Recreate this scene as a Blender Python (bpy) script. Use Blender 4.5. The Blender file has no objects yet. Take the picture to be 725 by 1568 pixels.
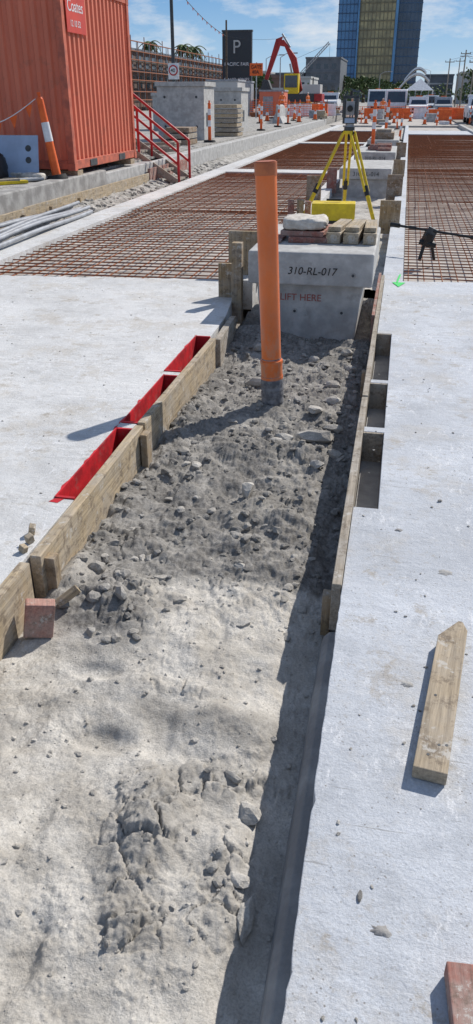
import bpy, bmesh, math, random
import numpy as np
from mathutils import Vector, Matrix, Euler
random.seed(7); rng=np.random.default_rng(7)
R=math.radians
scene=bpy.context.scene

# ---------------------------------------------------------------- materials
def newmat(name):
    m=bpy.data.materials.new(name); m.use_nodes=True
    nt=m.node_tree; b=nt.nodes["Principled BSDF"]
    return m,nt,b
def nd(nt,t,**k):
    n=nt.nodes.new(t)
    for a,v in k.items(): setattr(n,a,v)
    return n
def coords(nt,stretch=(1,1,1)):
    tc=nd(nt,"ShaderNodeTexCoord"); mp=nd(nt,"ShaderNodeMapping")
    mp.inputs["Scale"].default_value=stretch
    nt.links.new(tc.outputs["Object"],mp.inputs["Vector"])
    return mp.outputs["Vector"]
def noise(nt,vec,scale,detail=6,rough=.6):
    n=nd(nt,"ShaderNodeTexNoise"); n.inputs["Scale"].default_value=scale
    n.inputs["Detail"].default_value=detail; n.inputs["Roughness"].default_value=rough
    nt.links.new(vec,n.inputs["Vector"]); return n.outputs["Fac"]
def ramp(nt,fac,p0,p1,c0=(0,0,0,1),c1=(1,1,1,1)):
    r=nd(nt,"ShaderNodeValToRGB"); e=r.color_ramp.elements
    e[0].position=p0; e[1].position=p1; e[0].color=c0; e[1].color=c1
    nt.links.new(fac,r.inputs["Fac"]); return r.outputs["Color"]
def g4(v): return (v,v,v,1)
def mix(nt,fac,a,b,mode='MIX'):
    m=nd(nt,"ShaderNodeMix",data_type='RGBA',blend_type=mode)
    for s,v in ((0,fac),(6,a),(7,b)):
        if isinstance(v,(int,float)): m.inputs[s].default_value=v
        elif isinstance(v,tuple): m.inputs[s].default_value=v if len(v)==4 else (*v,1)
        else: nt.links.new(v,m.inputs[s])
    return m.outputs[2]
def bump(nt,b,h,strength=.3,dist=.01,prev=None):
    n=nd(nt,"ShaderNodeBump"); n.inputs["Strength"].default_value=strength; n.inputs["Distance"].default_value=dist
    nt.links.new(h,n.inputs["Height"])
    if prev is not None: nt.links.new(prev,n.inputs["Normal"])
    nt.links.new(n.outputs["Normal"],b.inputs["Normal"]); return n.outputs["Normal"]
def M(name,col,col2=None,scale=6,rough=.75,bs=0,bscale=60,bd=.003,metal=0,stretch=(1,1,1),lo=.4,hi=.62,spec=.4,grime=None):
    m,nt,b=newmat(name)
    b.inputs["Roughness"].default_value=rough; b.inputs["Metallic"].default_value=metal
    b.inputs["Specular IOR Level"].default_value=spec
    if col2 is None: col2=tuple(c*.7 for c in col)
    v=coords(nt,stretch)
    f=ramp(nt,noise(nt,v,scale),lo,hi)
    c=mix(nt,f,col2,col)
    if grime: c=mix(nt,ramp(nt,noise(nt,coords(nt),grime[0],9,.75),grime[1],grime[1]+.08,(0,0,0,1),g4(grime[2])),c,grime[3])
    nt.links.new(c,b.inputs["Base Color"])
    if bs: bump(nt,b,noise(nt,v,bscale,4),bs,bd)
    return m
def wood(name,col,axis='Y',rough=.85,dirt=.5):
    m,nt,b=newmat(name); b.inputs["Roughness"].default_value=rough; b.inputs["Specular IOR Level"].default_value=.2
    st={'Y':(16,.7,16),'X':(.7,16,16),'Z':(16,16,.7)}[axis]
    v=coords(nt,st); f=noise(nt,v,4.5,9,.7)
    v2=coords(nt,(1,1,1)); g=noise(nt,v2,6,8,.7)
    c=mix(nt,ramp(nt,f,.36,.62),tuple(x*.5 for x in col),col)
    c=mix(nt,ramp(nt,g,.42,.60,(0,0,0,1),g4(dirt)),c,(.40,.37,.33))
    g2=noise(nt,v2,17,8,.75)
    c=mix(nt,ramp(nt,g2,.52,.62,(0,0,0,1),g4(.65)),c,(.13,.10,.075))
    g3=noise(nt,v2,11,9,.8)
    c=mix(nt,ramp(nt,g3,.57,.61,(0,0,0,1),g4(.7)),c,(.52,.50,.46))
    nt.links.new(c,b.inputs["Base Color"])
    bump(nt,b,f,.7,.004); return m
def shifted(nt,v,loc=(0,0,0),sc=(1,1,1),rz=0):
    mp=nd(nt,"ShaderNodeMapping"); mp.inputs["Location"].default_value=loc; mp.inputs["Scale"].default_value=sc; mp.inputs["Rotation"].default_value=(0,0,R(rz))
    nt.links.new(v,mp.inputs["Vector"]); return mp.outputs["Vector"]
def slabmat(name,base,seed=0,sandy=.6):
    m,nt,b=newmat(name); b.inputs["Roughness"].default_value=.88; b.inputs["Specular IOR Level"].default_value=.2
    tc=nd(nt,"ShaderNodeTexCoord"); v=shifted(nt,tc.outputs["Object"],(seed,seed*2,0))
    c=mix(nt,ramp(nt,noise(nt,v,1.3,6,.65),.38,.60),tuple(x*.86 for x in base),tuple(x*1.06 for x in base))
    c=mix(nt,ramp(nt,noise(nt,v,5.5,9,.72),.36,.50,g4(.35),g4(0)),c,tuple(x*.58 for x in base))
    st=noise(nt,shifted(nt,v,sc=(2.2,13,1),rz=14),2.0,9,.75)
    wide=ramp(nt,noise(nt,shifted(nt,v,(5,9,0)),1.6,5,.6),.45,.58)
    sm=mix(nt,1.0,ramp(nt,st,.42,.60,(0,0,0,1),g4(.6)),wide,'MULTIPLY')
    c=mix(nt,sm,c,tuple(min(.8,x*1.25) for x in base))
    t=ramp(nt,noise(nt,shifted(nt,v,(2,1,0)),2.2,12,.78),.515,.60,(0,0,0,1),g4(sandy))
    c=mix(nt,t,c,(.50,.455,.39))
    vt=shifted(nt,v,(7,3,0))
    s0=ramp(nt,noise(nt,vt,6,10,.8),.54,.60,(0,0,0,1),g4(.7))
    s0=mix(nt,1.0,s0,ramp(nt,noise(nt,shifted(nt,v,(1,6,0)),1.9,4,.6),.45,.60,g4(.08),g4(1)),'MULTIPLY')
    c=mix(nt,s0,c,(.36,.31,.245))
    s1=ramp(nt,noise(nt,v,30,6,.75),.57,.65,(0,0,0,1),g4(.6))
    s1=mix(nt,1.0,s1,wide,'MULTIPLY')
    c=mix(nt,s1,c,(.28,.25,.21))
    gate2=ramp(nt,noise(nt,shifted(nt,v,(3,3,0)),2.7,4,.6),.48,.56)
    s2=ramp(nt,noise(nt,shifted(nt,v,sc=(5,2.0,1),rz=-38),5,10,.8),.53,.60,(0,0,0,1),g4(.8))
    s2=mix(nt,1.0,s2,gate2,'MULTIPLY')
    c=mix(nt,s2,c,(.74,.75,.77))
    s3=ramp(nt,noise(nt,shifted(nt,vt,sc=(1.3,30,1),rz=35),3,4,.6),.66,.70,(0,0,0,1),g4(.6))
    c=mix(nt,s3,c,(.2,.19,.18))
    vo=nd(nt,"ShaderNodeTexVoronoi"); vo.inputs["Scale"].default_value=60
    nt.links.new(v,vo.inputs["Vector"])
    pit=ramp(nt,vo.outputs["Distance"],.08,.2,g4(.8),(0,0,0,1))
    gate=ramp(nt,noise(nt,v,8,4),.46,.56)
    c=mix(nt,mix(nt,1.0,pit,gate,'MULTIPLY'),c,(.2,.18,.16))
    fine=noise(nt,v,150,5,.75)
    c=mix(nt,ramp(nt,fine,.34,.62,g4(.38),(0,0,0,1)),c,(.25,.25,.25))
    nt.links.new(c,b.inputs["Base Color"])
    n1=bump(nt,b,st,.3,.008); n0=bump(nt,b,noise(nt,v,9,6,.7),.35,.02,n1); n2=bump(nt,b,noise(nt,v,35,8,.75),.6,.008,n0)
    bump(nt,b,fine,.5,.003,n2)
    return m

MAT={}
MAT['slabR']=slabmat("concrete_right",(.535,.56,.60),seed=3,sandy=.35)
MAT['slabL']=slabmat("concrete_left",(.63,.63,.625),seed=11,sandy=.55)
MAT['conc']=M("precast_concrete",(.48,.475,.46),(.35,.345,.335),7,.85,.5,90,.003,grime=(5,.54,.5,(.27,.25,.23)))
MAT['conc_d']=M("rough_concrete",(.40,.39,.37),(.24,.23,.22),4,.9,.6,40,.01)
MAT['blind']=M("blinding",(.50,.46,.42),(.35,.32,.29),2.2,.95,.5,30,.01)
MAT['gravel']=M("gravel_mat",(.46,.44,.41),(.22,.21,.19),9,.95,.8,35,.03)
MAT['dirt']=M("dirt_mat",(.32,.29,.25),(.20,.18,.16),.6,.95,.5,20,.02)
MAT['wood']=wood("timber_pale",(.52,.41,.27),dirt=.4)
MAT['woodn']=wood("timber_weathered",(.47,.38,.27),dirt=.3)
MAT['woodg']=wood("timber_grey",(.40,.345,.275),dirt=.6)
MAT['woodx']=wood("timber_cross",(.46,.33,.19),'X')
MAT['woodz']=wood("timber_vertical",(.40,.29,.17),'Z')
MAT['woodred']=wood("timber_redprimed",(.38,.155,.12),dirt=.5)
MAT['woodpink']=wood("timber_faded_red",(.48,.24,.19),dirt=.5)
MAT['ply']=wood("ply_edge",(.30,.20,.12),'X')
MAT['rust']=M("rusty_steel",(.33,.12,.055),(.19,.07,.035),20,.85)
MAT['redpaint']=M("red_paint",(.58,.015,.024),(.34,.012,.018),11,.6,.4,40,.004,grime=(13,.545,.55,(.30,.12,.11)))
MAT['pipecap']=M("orange_cap",(.50,.15,.055),(.38,.11,.045),12,.5)
MAT['tape']=M("grey_tape",(.24,.24,.25),(.11,.11,.12),25,.6,.5,50,.004)
MAT['yellow']=M("yellow_paint",(.78,.58,.02),(.62,.44,.02),10,.4)
MAT['black']=M("black_plastic",(.02,.02,.022),(.012,.012,.013),10,.45)
MAT['dark']=M("dark_grey",(.07,.075,.08),(.04,.045,.05),10,.6)
MAT['grey']=M("grey_plastic",(.36,.38,.41),(.26,.27,.29),6,.5)
MAT['white']=M("white_paint",(.78,.79,.80),(.62,.63,.64),5,.45)
MAT['orange']=M("safety_orange",(.85,.16,.03),(.7,.11,.02),6,.55)
MAT['red']=M("handrail_red",(.55,.02,.03),(.38,.02,.02),8,.4)
MAT['cont']=M("container_orange",(.68,.19,.11),(.54,.145,.085),1.6,.6,.2,12,.004,stretch=(1,1,.35),lo=.3,hi=.6,grime=(3.5,.56,.4,(.34,.13,.085)))
MAT['contd']=M("container_frame",(.58,.15,.085),(.36,.10,.065),6,.6)
MAT['signred']=M("sign_red",(.60,.06,.035),(.5,.05,.03),3,.5)
MAT['liftred']=M("stencil_red",(.40,.10,.08),(.30,.10,.08),40,.8)
MAT['bag']=M("cement_bag",(.62,.58,.52),(.42,.38,.33),14,.8,.6,30,.01)
MAT['blueb']=M("blue_board",(.36,.46,.62),(.30,.38,.52),3,.5)
MAT['excred']=M("excavator_red",(.42,.03,.03),(.3,.02,.02),3,.5)
MAT['glass']=M("window_glass",(.03,.05,.07),(.02,.03,.05),2,.12,spec=.8)
MAT['rubber']=M("tyre",(.025,.025,.025),(.015,.015,.015),5,.85)
MAT['steel']=M("galv_steel",(.45,.46,.47),(.32,.33,.34),4,.45,metal=.5)
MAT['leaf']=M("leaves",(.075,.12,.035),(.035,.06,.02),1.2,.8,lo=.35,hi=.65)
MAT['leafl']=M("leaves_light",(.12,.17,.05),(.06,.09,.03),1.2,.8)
MAT['bark']=M("bark",(.14,.10,.07),(.08,.06,.045),8,.9,.5,30,.02)
MAT['bricks']=M("brown_building",(.20,.13,.11),(.14,.095,.08),.3,.8)
MAT['bldg']=M("dark_building",(.16,.17,.19),(.11,.12,.135),.3,.6)
MAT['signbl']=M("sign_dark",(.035,.04,.05),(.03,.035,.04),.3,.5)
MAT['bldgl']=M("pale_building",(.50,.50,.49),(.40,.40,.39),.3,.7)
MAT['towerb']=M("tower_blue_glass",(.10,.28,.50),(.06,.19,.38),.08,.25,spec=.8)
MAT['towerg']=M("tower_gold_glass",(.56,.46,.22),(.30,.25,.13),.22,.3,spec=.7)
MAT['towerd']=M("tower_dark_glass",(.06,.09,.14),(.035,.055,.09),.2,.2,spec=.8)
MAT['band']=M("tower_band",(.26,.22,.13),(.18,.16,.10),.5,.6)
MAT['bandb']=M("tower_band_blue",(.07,.14,.24),(.05,.10,.18),.5,.5)
MAT['greenp']=M("green_spray",(.03,.62,.12),(.10,.55,.16),30,.8)
def pipemat():
    m,nt,b=newmat("orange_upvc"); b.inputs["Roughness"].default_value=.42
    v=coords(nt); c=mix(nt,ramp(nt,noise(nt,v,4),.3,.7),(.66,.145,.032),(.82,.185,.038))
    sx=nd(nt,"ShaderNodeSeparateXYZ"); nt.links.new(v,sx.inputs[0])
    h=nd(nt,"ShaderNodeMapRange"); h.inputs["From Min"].default_value=-.25; h.inputs["From Max"].default_value=.45; h.inputs["To Min"].default_value=1; h.inputs["To Max"].default_value=.12
    nt.links.new(sx.outputs[2],h.inputs["Value"])
    g=ramp(nt,noise(nt,coords(nt,(1,1,.5)),16,9,.75),.46,.60,(0,0,0,1),g4(.8))
    mm=nd(nt,"ShaderNodeMath",operation='MULTIPLY'); nt.links.new(g,mm.inputs[0]); nt.links.new(h.outputs[0],mm.inputs[1])
    c=mix(nt,mm.outputs[0],c,(.42,.30,.22)); nt.links.new(c,b.inputs["Base Color"]); return m
MAT['pipeor']=pipemat()

def soilmat():
    m,nt,b=newmat("soil_mat"); b.inputs["Roughness"].default_value=.97; b.inputs["Specular IOR Level"].default_value=.1
    v=coords(nt); at=nd(nt,"ShaderNodeAttribute"); at.attribute_name="damp"
    n1=noise(nt,v,5,9,.72); n2=noise(nt,v,150,4,.7); n3=noise(nt,v,38,7,.72)
    sand=mix(nt,ramp(nt,n1,.40,.60),(.43,.40,.355),(.62,.59,.54))
    dirt=mix(nt,ramp(nt,n3,.38,.62),(.125,.118,.108),(.27,.257,.24))
    dusty=ramp(nt,noise(nt,v,7.5,8,.7),.50,.60,(0,0,0,1),g4(.55))
    dirt=mix(nt,dusty,dirt,(.42,.40,.37))
    c=mix(nt,at.outputs["Fac"],sand,dirt)
    c=mix(nt,ramp(nt,n2,.36,.60,g4(.36),(0,0,0,1)),c,(.15,.14,.125))
    vo=nd(nt,"ShaderNodeTexVoronoi"); vo.inputs["Scale"].default_value=70; nt.links.new(v,vo.inputs["Vector"])
    sp=ramp(nt,vo.outputs["Distance"],.07,.17,g4(.65),(0,0,0,1))
    g=ramp(nt,noise(nt,v,5,4),.45,.58)
    c=mix(nt,mix(nt,1.0,sp,g,'MULTIPLY'),c,(.15,.14,.13))
    nt.links.new(c,b.inputs["Base Color"])
    a=bump(nt,b,n3,.5,.02); bump(nt,b,n2,.45,.005,a)
    return m
MAT['soil']=soilmat()

# ---------------------------------------------------------------- mesh builder
class MB:
    def __init__(s): s.v=[];s.f=[];s.m=[];s.sm=[];s.mats=[]
    def mi(s,k):
        if k not in s.mats: s.mats.append(k)
        return s.mats.index(k)
    def add(s,vs,fs,mat,smooth=False):
        o=len(s.v); s.v+= [tuple(p) for p in vs]; i=s.mi(mat)
        for f in fs: s.f.append([o+a for a in f]); s.m.append(i); s.sm.append(smooth)
    def box(s,x0,x1,y0,y1,z0,z1,mat,rot=None,piv=None):
        vs=[Vector((x,y,z)) for x in (x0,x1) for y in (y0,y1) for z in (z0,z1)]
        if rot is not None:
            c=Vector(piv) if piv is not None else Vector(((x0+x1)/2,(y0+y1)/2,(z0+z1)/2))
            E=Euler(rot).to_matrix(); vs=[c+E@(p-c) for p in vs]
        s.add(vs,[(0,1,3,2),(4,6,7,5),(0,4,5,1),(2,3,7,6),(0,2,6,4),(1,5,7,3)],mat)
    def prism(s,pts,z0,z1,mat,axis='Z'):
        n=len(pts)
        def P(a,b,h):
            return (a,b,h) if axis=='Z' else ((a,h,b) if axis=='Y' else (h,a,b))
        vs=[P(a,b,z0) for a,b in pts]+[P(a,b,z1) for a,b in pts]
        s.add(vs,[list(range(n))[::-1],list(range(n,2*n))]+[(i,(i+1)%n,n+(i+1)%n,n+i) for i in range(n)],mat)
    def tube(s,p,q,r,mat,n=10,r2=None,cap=True):
        p=Vector(p);q=Vector(q);d=q-p
        if d.length<1e-6:return
        a=d.orthogonal().normalized();b=d.normalized().cross(a);r2=r if r2 is None else r2
        vs=[];
        for c,rr in ((p,r),(q,r2)):
            for i in range(n):
                t=2*math.pi*i/n; vs.append(c+a*math.cos(t)*rr+b*math.sin(t)*rr)
        s.add(vs,[(i,(i+1)%n,n+(i+1)%n,n+i) for i in range(n)],mat,n>6)
        if cap: s.add(vs,[list(range(n))[::-1],list(range(n,2*n))],mat)
    def path(s,pts,r,mat,n=8):
        for a,b in zip(pts,pts[1:]): s.tube(a,b,r,mat,n)
    def build(s,name,loc=(0,0,0),rot=(0,0,0),bevel=0,parent=None,seg=2):
        me=bpy.data.meshes.new(name); me.from_pydata(s.v,[],s.f)
        for k in s.mats: me.materials.append(MAT[k])
        me.polygons.foreach_set("material_index",s.m); me.polygons.foreach_set("use_smooth",s.sm)
        me.update()
        bm=bmesh.new(); bm.from_mesh(me); bmesh.ops.recalc_face_normals(bm,faces=bm.faces); bm.to_mesh(me); bm.free()
        o=bpy.data.objects.new(name,me); scene.collection.objects.link(o)
        o.location=loc; o.rotation_euler=rot
        if bevel:
            b=o.modifiers.new("bevel",'BEVEL'); b.width=bevel; b.segments=seg; b.limit_method='ANGLE'; b.angle_limit=R(40)
        if parent: o.parent=parent
        return o
def text(name,s,size,loc,rot,mat,parent,ext=.0015,align='LEFT'):
    cu=bpy.data.curves.new(name,'FONT'); cu.body=s; cu.size=size; cu.extrude=ext; cu.align_x=align
    o=bpy.data.objects.new(name,cu); scene.collection.objects.link(o); o.location=loc; o.rotation_euler=rot
    cu.materials.append(MAT[mat]); o.parent=parent; return o

# ---------------------------------------------------------------- numpy noise
perm=rng.permutation(4096)
def _h(ix,iy,sd): return perm[(perm[(ix+sd*131)%4096]+iy)%4096]
def pn(x,y,sd=0):
    xi=np.floor(x).astype(int); yi=np.floor(y).astype(int); xf=x-xi; yf=y-yi
    u=xf**3*(xf*(xf*6-15)+10); w=yf**3*(yf*(yf*6-15)+10)
    def g(a,b):
        t=_h(xi+a,yi+b,sd)*(2*np.pi/4096); return np.cos(t)*(xf-a)+np.sin(t)*(yf-b)
    return ((g(0,0)*(1-u)+g(1,0)*u)*(1-w)+(g(0,1)*(1-u)+g(1,1)*u)*w)*1.5
def fbm(x,y,sc,oc=5,sd=0,g=.5):
    r=0;a=1;t=0
    for i in range(oc):
        r=r+a*pn(x*sc,y*sc,sd+i); t+=a; a*=g; sc*=2.03
    return r/t
def vor(x,y,sc,sd=0):
    x=x*sc;y=y*sc; xi=np.floor(x).astype(int); yi=np.floor(y).astype(int)
    f1=np.full(x.shape,9.);f2=f1.copy();idv=np.zeros(x.shape)
    for a in(-1,0,1):
        for b in(-1,0,1):
            px=xi+a+_h(xi+a,yi+b,sd)/4096.; py=yi+b+_h(xi+a,yi+b,sd+5)/4096.
            d=np.hypot(x-px,y-py); hh=_h(xi+a,yi+b,sd+9)/4096.
            nf=d<f1; f2=np.where(nf,f1,np.minimum(f2,d)); idv=np.where(nf,hh,idv); f1=np.where(nf,d,f1)
    return f1,f2,idv
def sst(a,b,x):
    t=np.clip((x-a)/(b-a),0,1); return t*t*(3-2*t)
def gridmesh(name,xs,ys,zf,mat,att=None):
    X,Y=np.meshgrid(xs,ys); Z=zf(X,Y)
    nx,ny=len(xs),len(ys)
    v=np.stack([X.ravel(),Y.ravel(),Z.ravel()],1)
    i=np.arange(nx*ny).reshape(ny,nx)
    f=np.stack([i[:-1,:-1].ravel(),i[:-1,1:].ravel(),i[1:,1:].ravel(),i[1:,:-1].ravel()],1)
    me=bpy.data.meshes.new(name)
    me.vertices.add(len(v)); me.vertices.foreach_set("co",v.ravel())
    me.loops.add(f.size); me.loops.foreach_set("vertex_index",f.ravel().astype(np.int32))
    me.polygons.add(len(f)); me.polygons.foreach_set("loop_start",np.arange(0,f.size,4,dtype=np.int32))
    me.polygons.foreach_set("use_smooth",np.ones(len(f),dtype=bool))
    me.update(calc_edges=True)
    if att is not None:
        a=me.attributes.new("damp",'FLOAT','POINT'); a.data.foreach_set("value",att(X,Y).ravel().astype(np.float32))
    me.materials.append(MAT[mat])
    o=bpy.data.objects.new(name,me); scene.collection.objects.link(o); return o

# ---------------------------------------------------------------- trench soil
CL=((-.54,1.42,.11,.24),(-.36,1.66,.19,.09),(-.30,1.30,.10,.18),(-.50,1.15,.10,.08))
def pmask(X,Y,lst):
    wx=X+.05*fbm(X,Y,7,4,171); wy=Y+.05*fbm(X,Y,7,4,172); pm=np.zeros_like(X)
    for cx,cy,rx,ry in lst: pm=np.maximum(pm,np.exp(-(((wx-cx)/rx)**2+((wy-cy)/ry)**2)**1.5))
    return pm
def damp(X,Y):
    n=fbm(X,Y,1.8,6,31)
    d=sst(2.45,2.95,Y+n*1.1+.35*np.exp(-((X+1.05)/.3)**2))
    d=d*(.95+.5*fbm(X,Y,2.5,5,91))
    d=np.maximum(d,.5*sst(.05,.3,fbm(X,Y,3,5,44)-.07)*sst(1.0,2.2,Y))
    d=np.maximum(d,.48*pmask(X,Y,CL+((-1.02,2.42,.22,.2),)))
    d*=1-.45*sst(6.4,7.5,Y)
    return np.clip(d,0,1)
def soil(X,Y):
    lump=sst(2.2,3.0,Y)
    z=-.235+.04*fbm(X,Y,1.3,4,1)+.026*fbm(X,Y,4.3,5,5)
    z+=lump*(.085*np.abs(fbm(X,Y,2.6,6,9,.55))+.025*fbm(X,Y,8,5,12,.6))
    rough=sst(-.1,.25,fbm(X,Y,2.2,4,141))
    pm=pmask(X,Y,CL+((-.98,2.45,.22,.18),(-.62,2.02,.12,.05)))
    z+=.006*fbm(X,Y,24,5,15,.62)*(.35+.9*rough+1.6*lump+2.4*pm)
    wx=X+.05*fbm(X,Y,8,5,71,.6); wy=Y+.05*fbm(X,Y,8,5,72,.6)
    f1,f2,idv=vor(wx,wy,10,21)
    cm=sst(.08,.3,fbm(X,Y,1.9,3,25))*lump
    msk=np.clip(np.maximum(cm*.7,pm),0,1)
    z+=msk*(.032*idv*sst(.0,.12,f2-f1)-.004)
    g1,g2,gid=vor(wx,wy,27,33)
    gm=sst(-.05,.3,fbm(X,Y,3,4,61))
    z+=(.08+.8*np.maximum(lump*.75,pm)+.25*rough)*.011*gid*gid*sst(0,.3,g2-g1)*np.maximum(gm,pm)
    h1,h2,hid=vor(X,Y,62,53)
    z+=.005*(hid>.78)*np.sqrt(np.clip(1-(h1/.45)**2,0,1))*(.2+.9*np.maximum(gm,rough*.8))
    for cx,cy,rx,ry,h in ((-.42,1.90,.17,.10,.055),(-.54,1.42,.09,.20,.05),(-.72,4.9,.3,.25,.02),(-1.05,2.5,.2,.25,.06),(-1.22,2.6,.07,.3,.06),(-1.22,4.2,.1,1.0,.05),(-1.1,6.4,.2,.35,.12),(-.2,6.3,.1,.3,.05),(-.75,2.25,.3,.15,.025),(-.95,1.2,.12,.3,.03),(-.55,3.3,.35,.12,.035),(-.6,4.15,.4,.12,.035)):
        z+=h*np.exp(-(((X-cx)/rx)**2+((Y-cy)/ry)**2))
    z-=.05*sst(-.32,-.15,X+.03*fbm(X,Y,3,4,77))*(1-sst(3,5,Y)*.4)
    wxx=X+.02*fbm(X,Y,9,3,181)
    for cx,cy,rx,ry,h in ((-.80,1.75,.11,.05,.024),(-.92,2.05,.09,.04,.02),(-.74,1.02,.045,.13,.024),(-.86,1.35,.045,.13,.022),(-.62,1.80,.05,.10,.018),(-.55,2.35,.05,.12,.022),(-1.05,1.75,.045,.12,.018),(-.66,2.6,.05,.12,.02),(-.95,1.02,.04,.11,.018)):
        z-=h*np.exp(-(((wxx-cx)/rx)**2+((Y-cy)/ry)**2)**2)
    return z
ys=[-.3]
while ys[-1]<8.3: ys.append(ys[-1]+.0030*(max(ys[-1],0)+.72))
trench=gridmesh("trench_soil",np.linspace(-1.325,-.055,330),np.array(ys),soil,'soil',damp)
def zs(x,y): return float(soil(np.array([[x]]),np.array([[y]]))[0,0])
def ico(sub):
    bm=bmesh.new(); bmesh.ops.create_icosphere(bm,subdivisions=sub,radius=1)
    v=np.array([p.co[:] for p in bm.verts]); f=[[q.index for q in a.verts] for a in bm.faces]; bm.free(); return v,f
I1,F1=ico(2)
def rocks(name,specs,mat='soil'):
    V=[];F=[];A=[];o=0
    for (x,y,z,sx,sy,sz,dm) in specs:
        v=I1.copy()
        for k in range(5):
            n=rng.normal(size=3); n/=np.linalg.norm(n); d=rng.uniform(.45,.85)
            p=v@n; v-=np.outer(np.clip(p-d,0,None),n)
        v*=1+.10*rng.normal(size=(len(v),1))
        v*=np.array([sx,sy,sz]); a=rng.uniform(0,6.28); c,s=np.cos(a),np.sin(a)
        if sx>sy*1.8 or sy>sx*1.8: c,s=1,0
        v=v@np.array([[c,s,0],[-s,c,0],[0,0,1]]); v+=np.array([x,y,z])
        V.append(v); F+=[[q+o for q in f] for f in F1]; o+=len(v); A+=[dm]*len(v)
    me=bpy.data.meshes.new(name); me.from_pydata(np.concatenate(V).tolist(),[],F); me.update()
    a=me.attributes.new("damp",'FLOAT','POINT'); a.data.foreach_set("value",A); me.materials.append(MAT[mat])
    ob=bpy.data.objects.new(name,me); scene.collection.objects.link(ob); return ob
sp=[]
N=2100
xs=rng.uniform(-1.27,-.13,N); yy=.45+6.0*rng.uniform(0,1,N)**1.1
dz=soil(xs[None],yy[None])[0]; dd=damp(xs[None],yy[None])[0]; pmv=pmask(xs[None],yy[None],CL)[0]
for x,y,z,d,q in zip(xs,yy,dz,dd,pmv):
    s=.0022+.009*rng.uniform()**4*(1 if d<.4 else 2.4)+ (.002 if y>2.5 else 0)+.004*q*rng.uniform()
    sp.append((x,y,z+s*.2,s*rng.uniform(.8,1.5),s*rng.uniform(.8,1.3),s*.7,float(np.clip(d*.8+rng.uniform(-.2,.45),0,1))))
N=90
xs=rng.uniform(-1.2,-.15,N); yy=rng.uniform(2.4,6.3,N); dz=soil(xs[None],yy[None])[0]
for x,y,z in zip(xs,yy,dz):
    s=rng.uniform(.010,.028); sp.append((x,y,z+s*.1,s*rng.uniform(.8,1.7),s,s*.55,rng.uniform(.0,.7)))
for x,y,sx,sy,sz,d in ((-.88,5.30,.10,.055,.045,.25),(-.36,5.3,.07,.05,.04,.3),(-.30,5.0,.085,.04,.03,.1),(-.36,4.33,.13,.05,.045,.15),(-.56,4.3,.07,.05,.04,.25),(-.25,4.2,.06,.05,.03,.2),(-.64,3.52,.055,.045,.045,.0),(-1.1,3.95,.05,.04,.03,.4),(-.32,3.95,.05,.035,.03,.2),(-.98,3.8,.05,.03,.02,.0),(-.22,1.22,.022,.07,.02,.0),(-.27,1.55,.04,.05,.03,.2),(-1.13,2.62,.045,.04,.03,.5),(-1.0,2.6,.04,.035,.03,.55),(-1.06,2.42,.04,.035,.025,.5),(-.95,2.42,.04,.03,.03,.4),(-.25,5.75,.06,.04,.03,.1),(-.55,5.9,.05,.04,.03,.3),(-.3,6.1,.05,.04,.03,.1),(-1.0,6.0,.06,.04,.04,.4),(-.42,4.75,.06,.05,.03,.1),(-.28,4.55,.07,.04,.03,.2)):
    sp.append((x,y,zs(x,y)+sz*.3,sx,sy,sz,d))
rocks("soil_clods",sp)

# ---------------------------------------------------------------- slabs
def edge(x,y0,y1,step=.035,j=.0016):
    n=max(2,int(abs(y1-y0)/step)); return [(x+random.uniform(-j,j)*(0<i<n)-(random.random()<.08)*(-.007)*(0<i<n),y0+(y1-y0)*i/n) for i in range(n+1)]
m=MB()
pts=edge(-.08,-3,2.40)+[(-.08,3.08),(.03,3.08),(.03,3.98),(-.08,3.98),(-.08,4.05),(.03,4.05),(.03,4.82),(-.08,4.82),(-.08,4.88),(.03,4.88),(.03,6.02),(-.08,6.02),(-.08,8.0)]
pts+= [(3.5,8.35),(3.5,-3)]
m.prism(pts,-.34,0,'slabR'); m.build("concrete_slab",bevel=.003)
m=MB(); m.prism([(-.079,-.30),(-.15,-.30),(-.135,-.225),(-.115,-.20),(-.079,-.195)],-2,2.41,'conc_d',axis='Y'); m.build("concrete_footing_lip",bevel=.004)
m=MB()
pts=[(-1.325,-3),(-1.325,2.9),(-1.42,2.9),(-1.42,3.76),(-1.325,3.76),(-1.325,3.84),(-1.42,3.84),(-1.42,4.70),(-1.325,4.70),(-1.325,4.78),(-1.44,4.78),(-1.44,5.66),(-1.325,5.66),(-1.34,6.3),(-1.50,7.78)]
n=40
for i in range(1,n): t=i/n; pts.append((-1.50-3.0*t,7.78-.33*t+random.uniform(-.03,.03)))
pts+=[(-4.5,7.45),(-4.5,-3)]
m.prism(pts,-.34,0,'slabL'); m.build("concrete_slab",bevel=.003)
m=MB()
for a,b,xl in ((2.9,3.76,-1.42),(3.84,4.70,-1.42),(4.78,5.66,-1.44)):
    m.box(xl+.001,xl+.009,a+.001,b-.001,-.2,.008,'redpaint')
    m.box(xl+.01,-1.324,b-.018,b-.001,-.2,.006,'redpaint'); m.box(xl+.01,-1.324,a+.001,a+.018,-.2,.006,'redpaint')
    m.box(xl+.012,-1.324,a+.02,b-.02,-.25,-.2,'conc_d')
for i in range(9):
    y=random.uniform(2.95,5.5); xx=(-1.423 if y<4.75 else -1.443); w=random.uniform(.004,.014); m.add([(xx,y,.0015),(xx,y+random.uniform(.05,.16),.0015),(xx-w,y+random.uniform(.03,.06),.0015),(xx-w*.6,y+.01,.0015)],[(0,1,2,3)],'redpaint')
m.add([(-1.415,2.895,.0015),(-1.37,2.897,.0015),(-1.385,2.855,.0015),(-1.43,2.86,.0015)],[(0,1,2,3)],'redpaint')
m.build("red_pocket_former")
m=MB()
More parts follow.
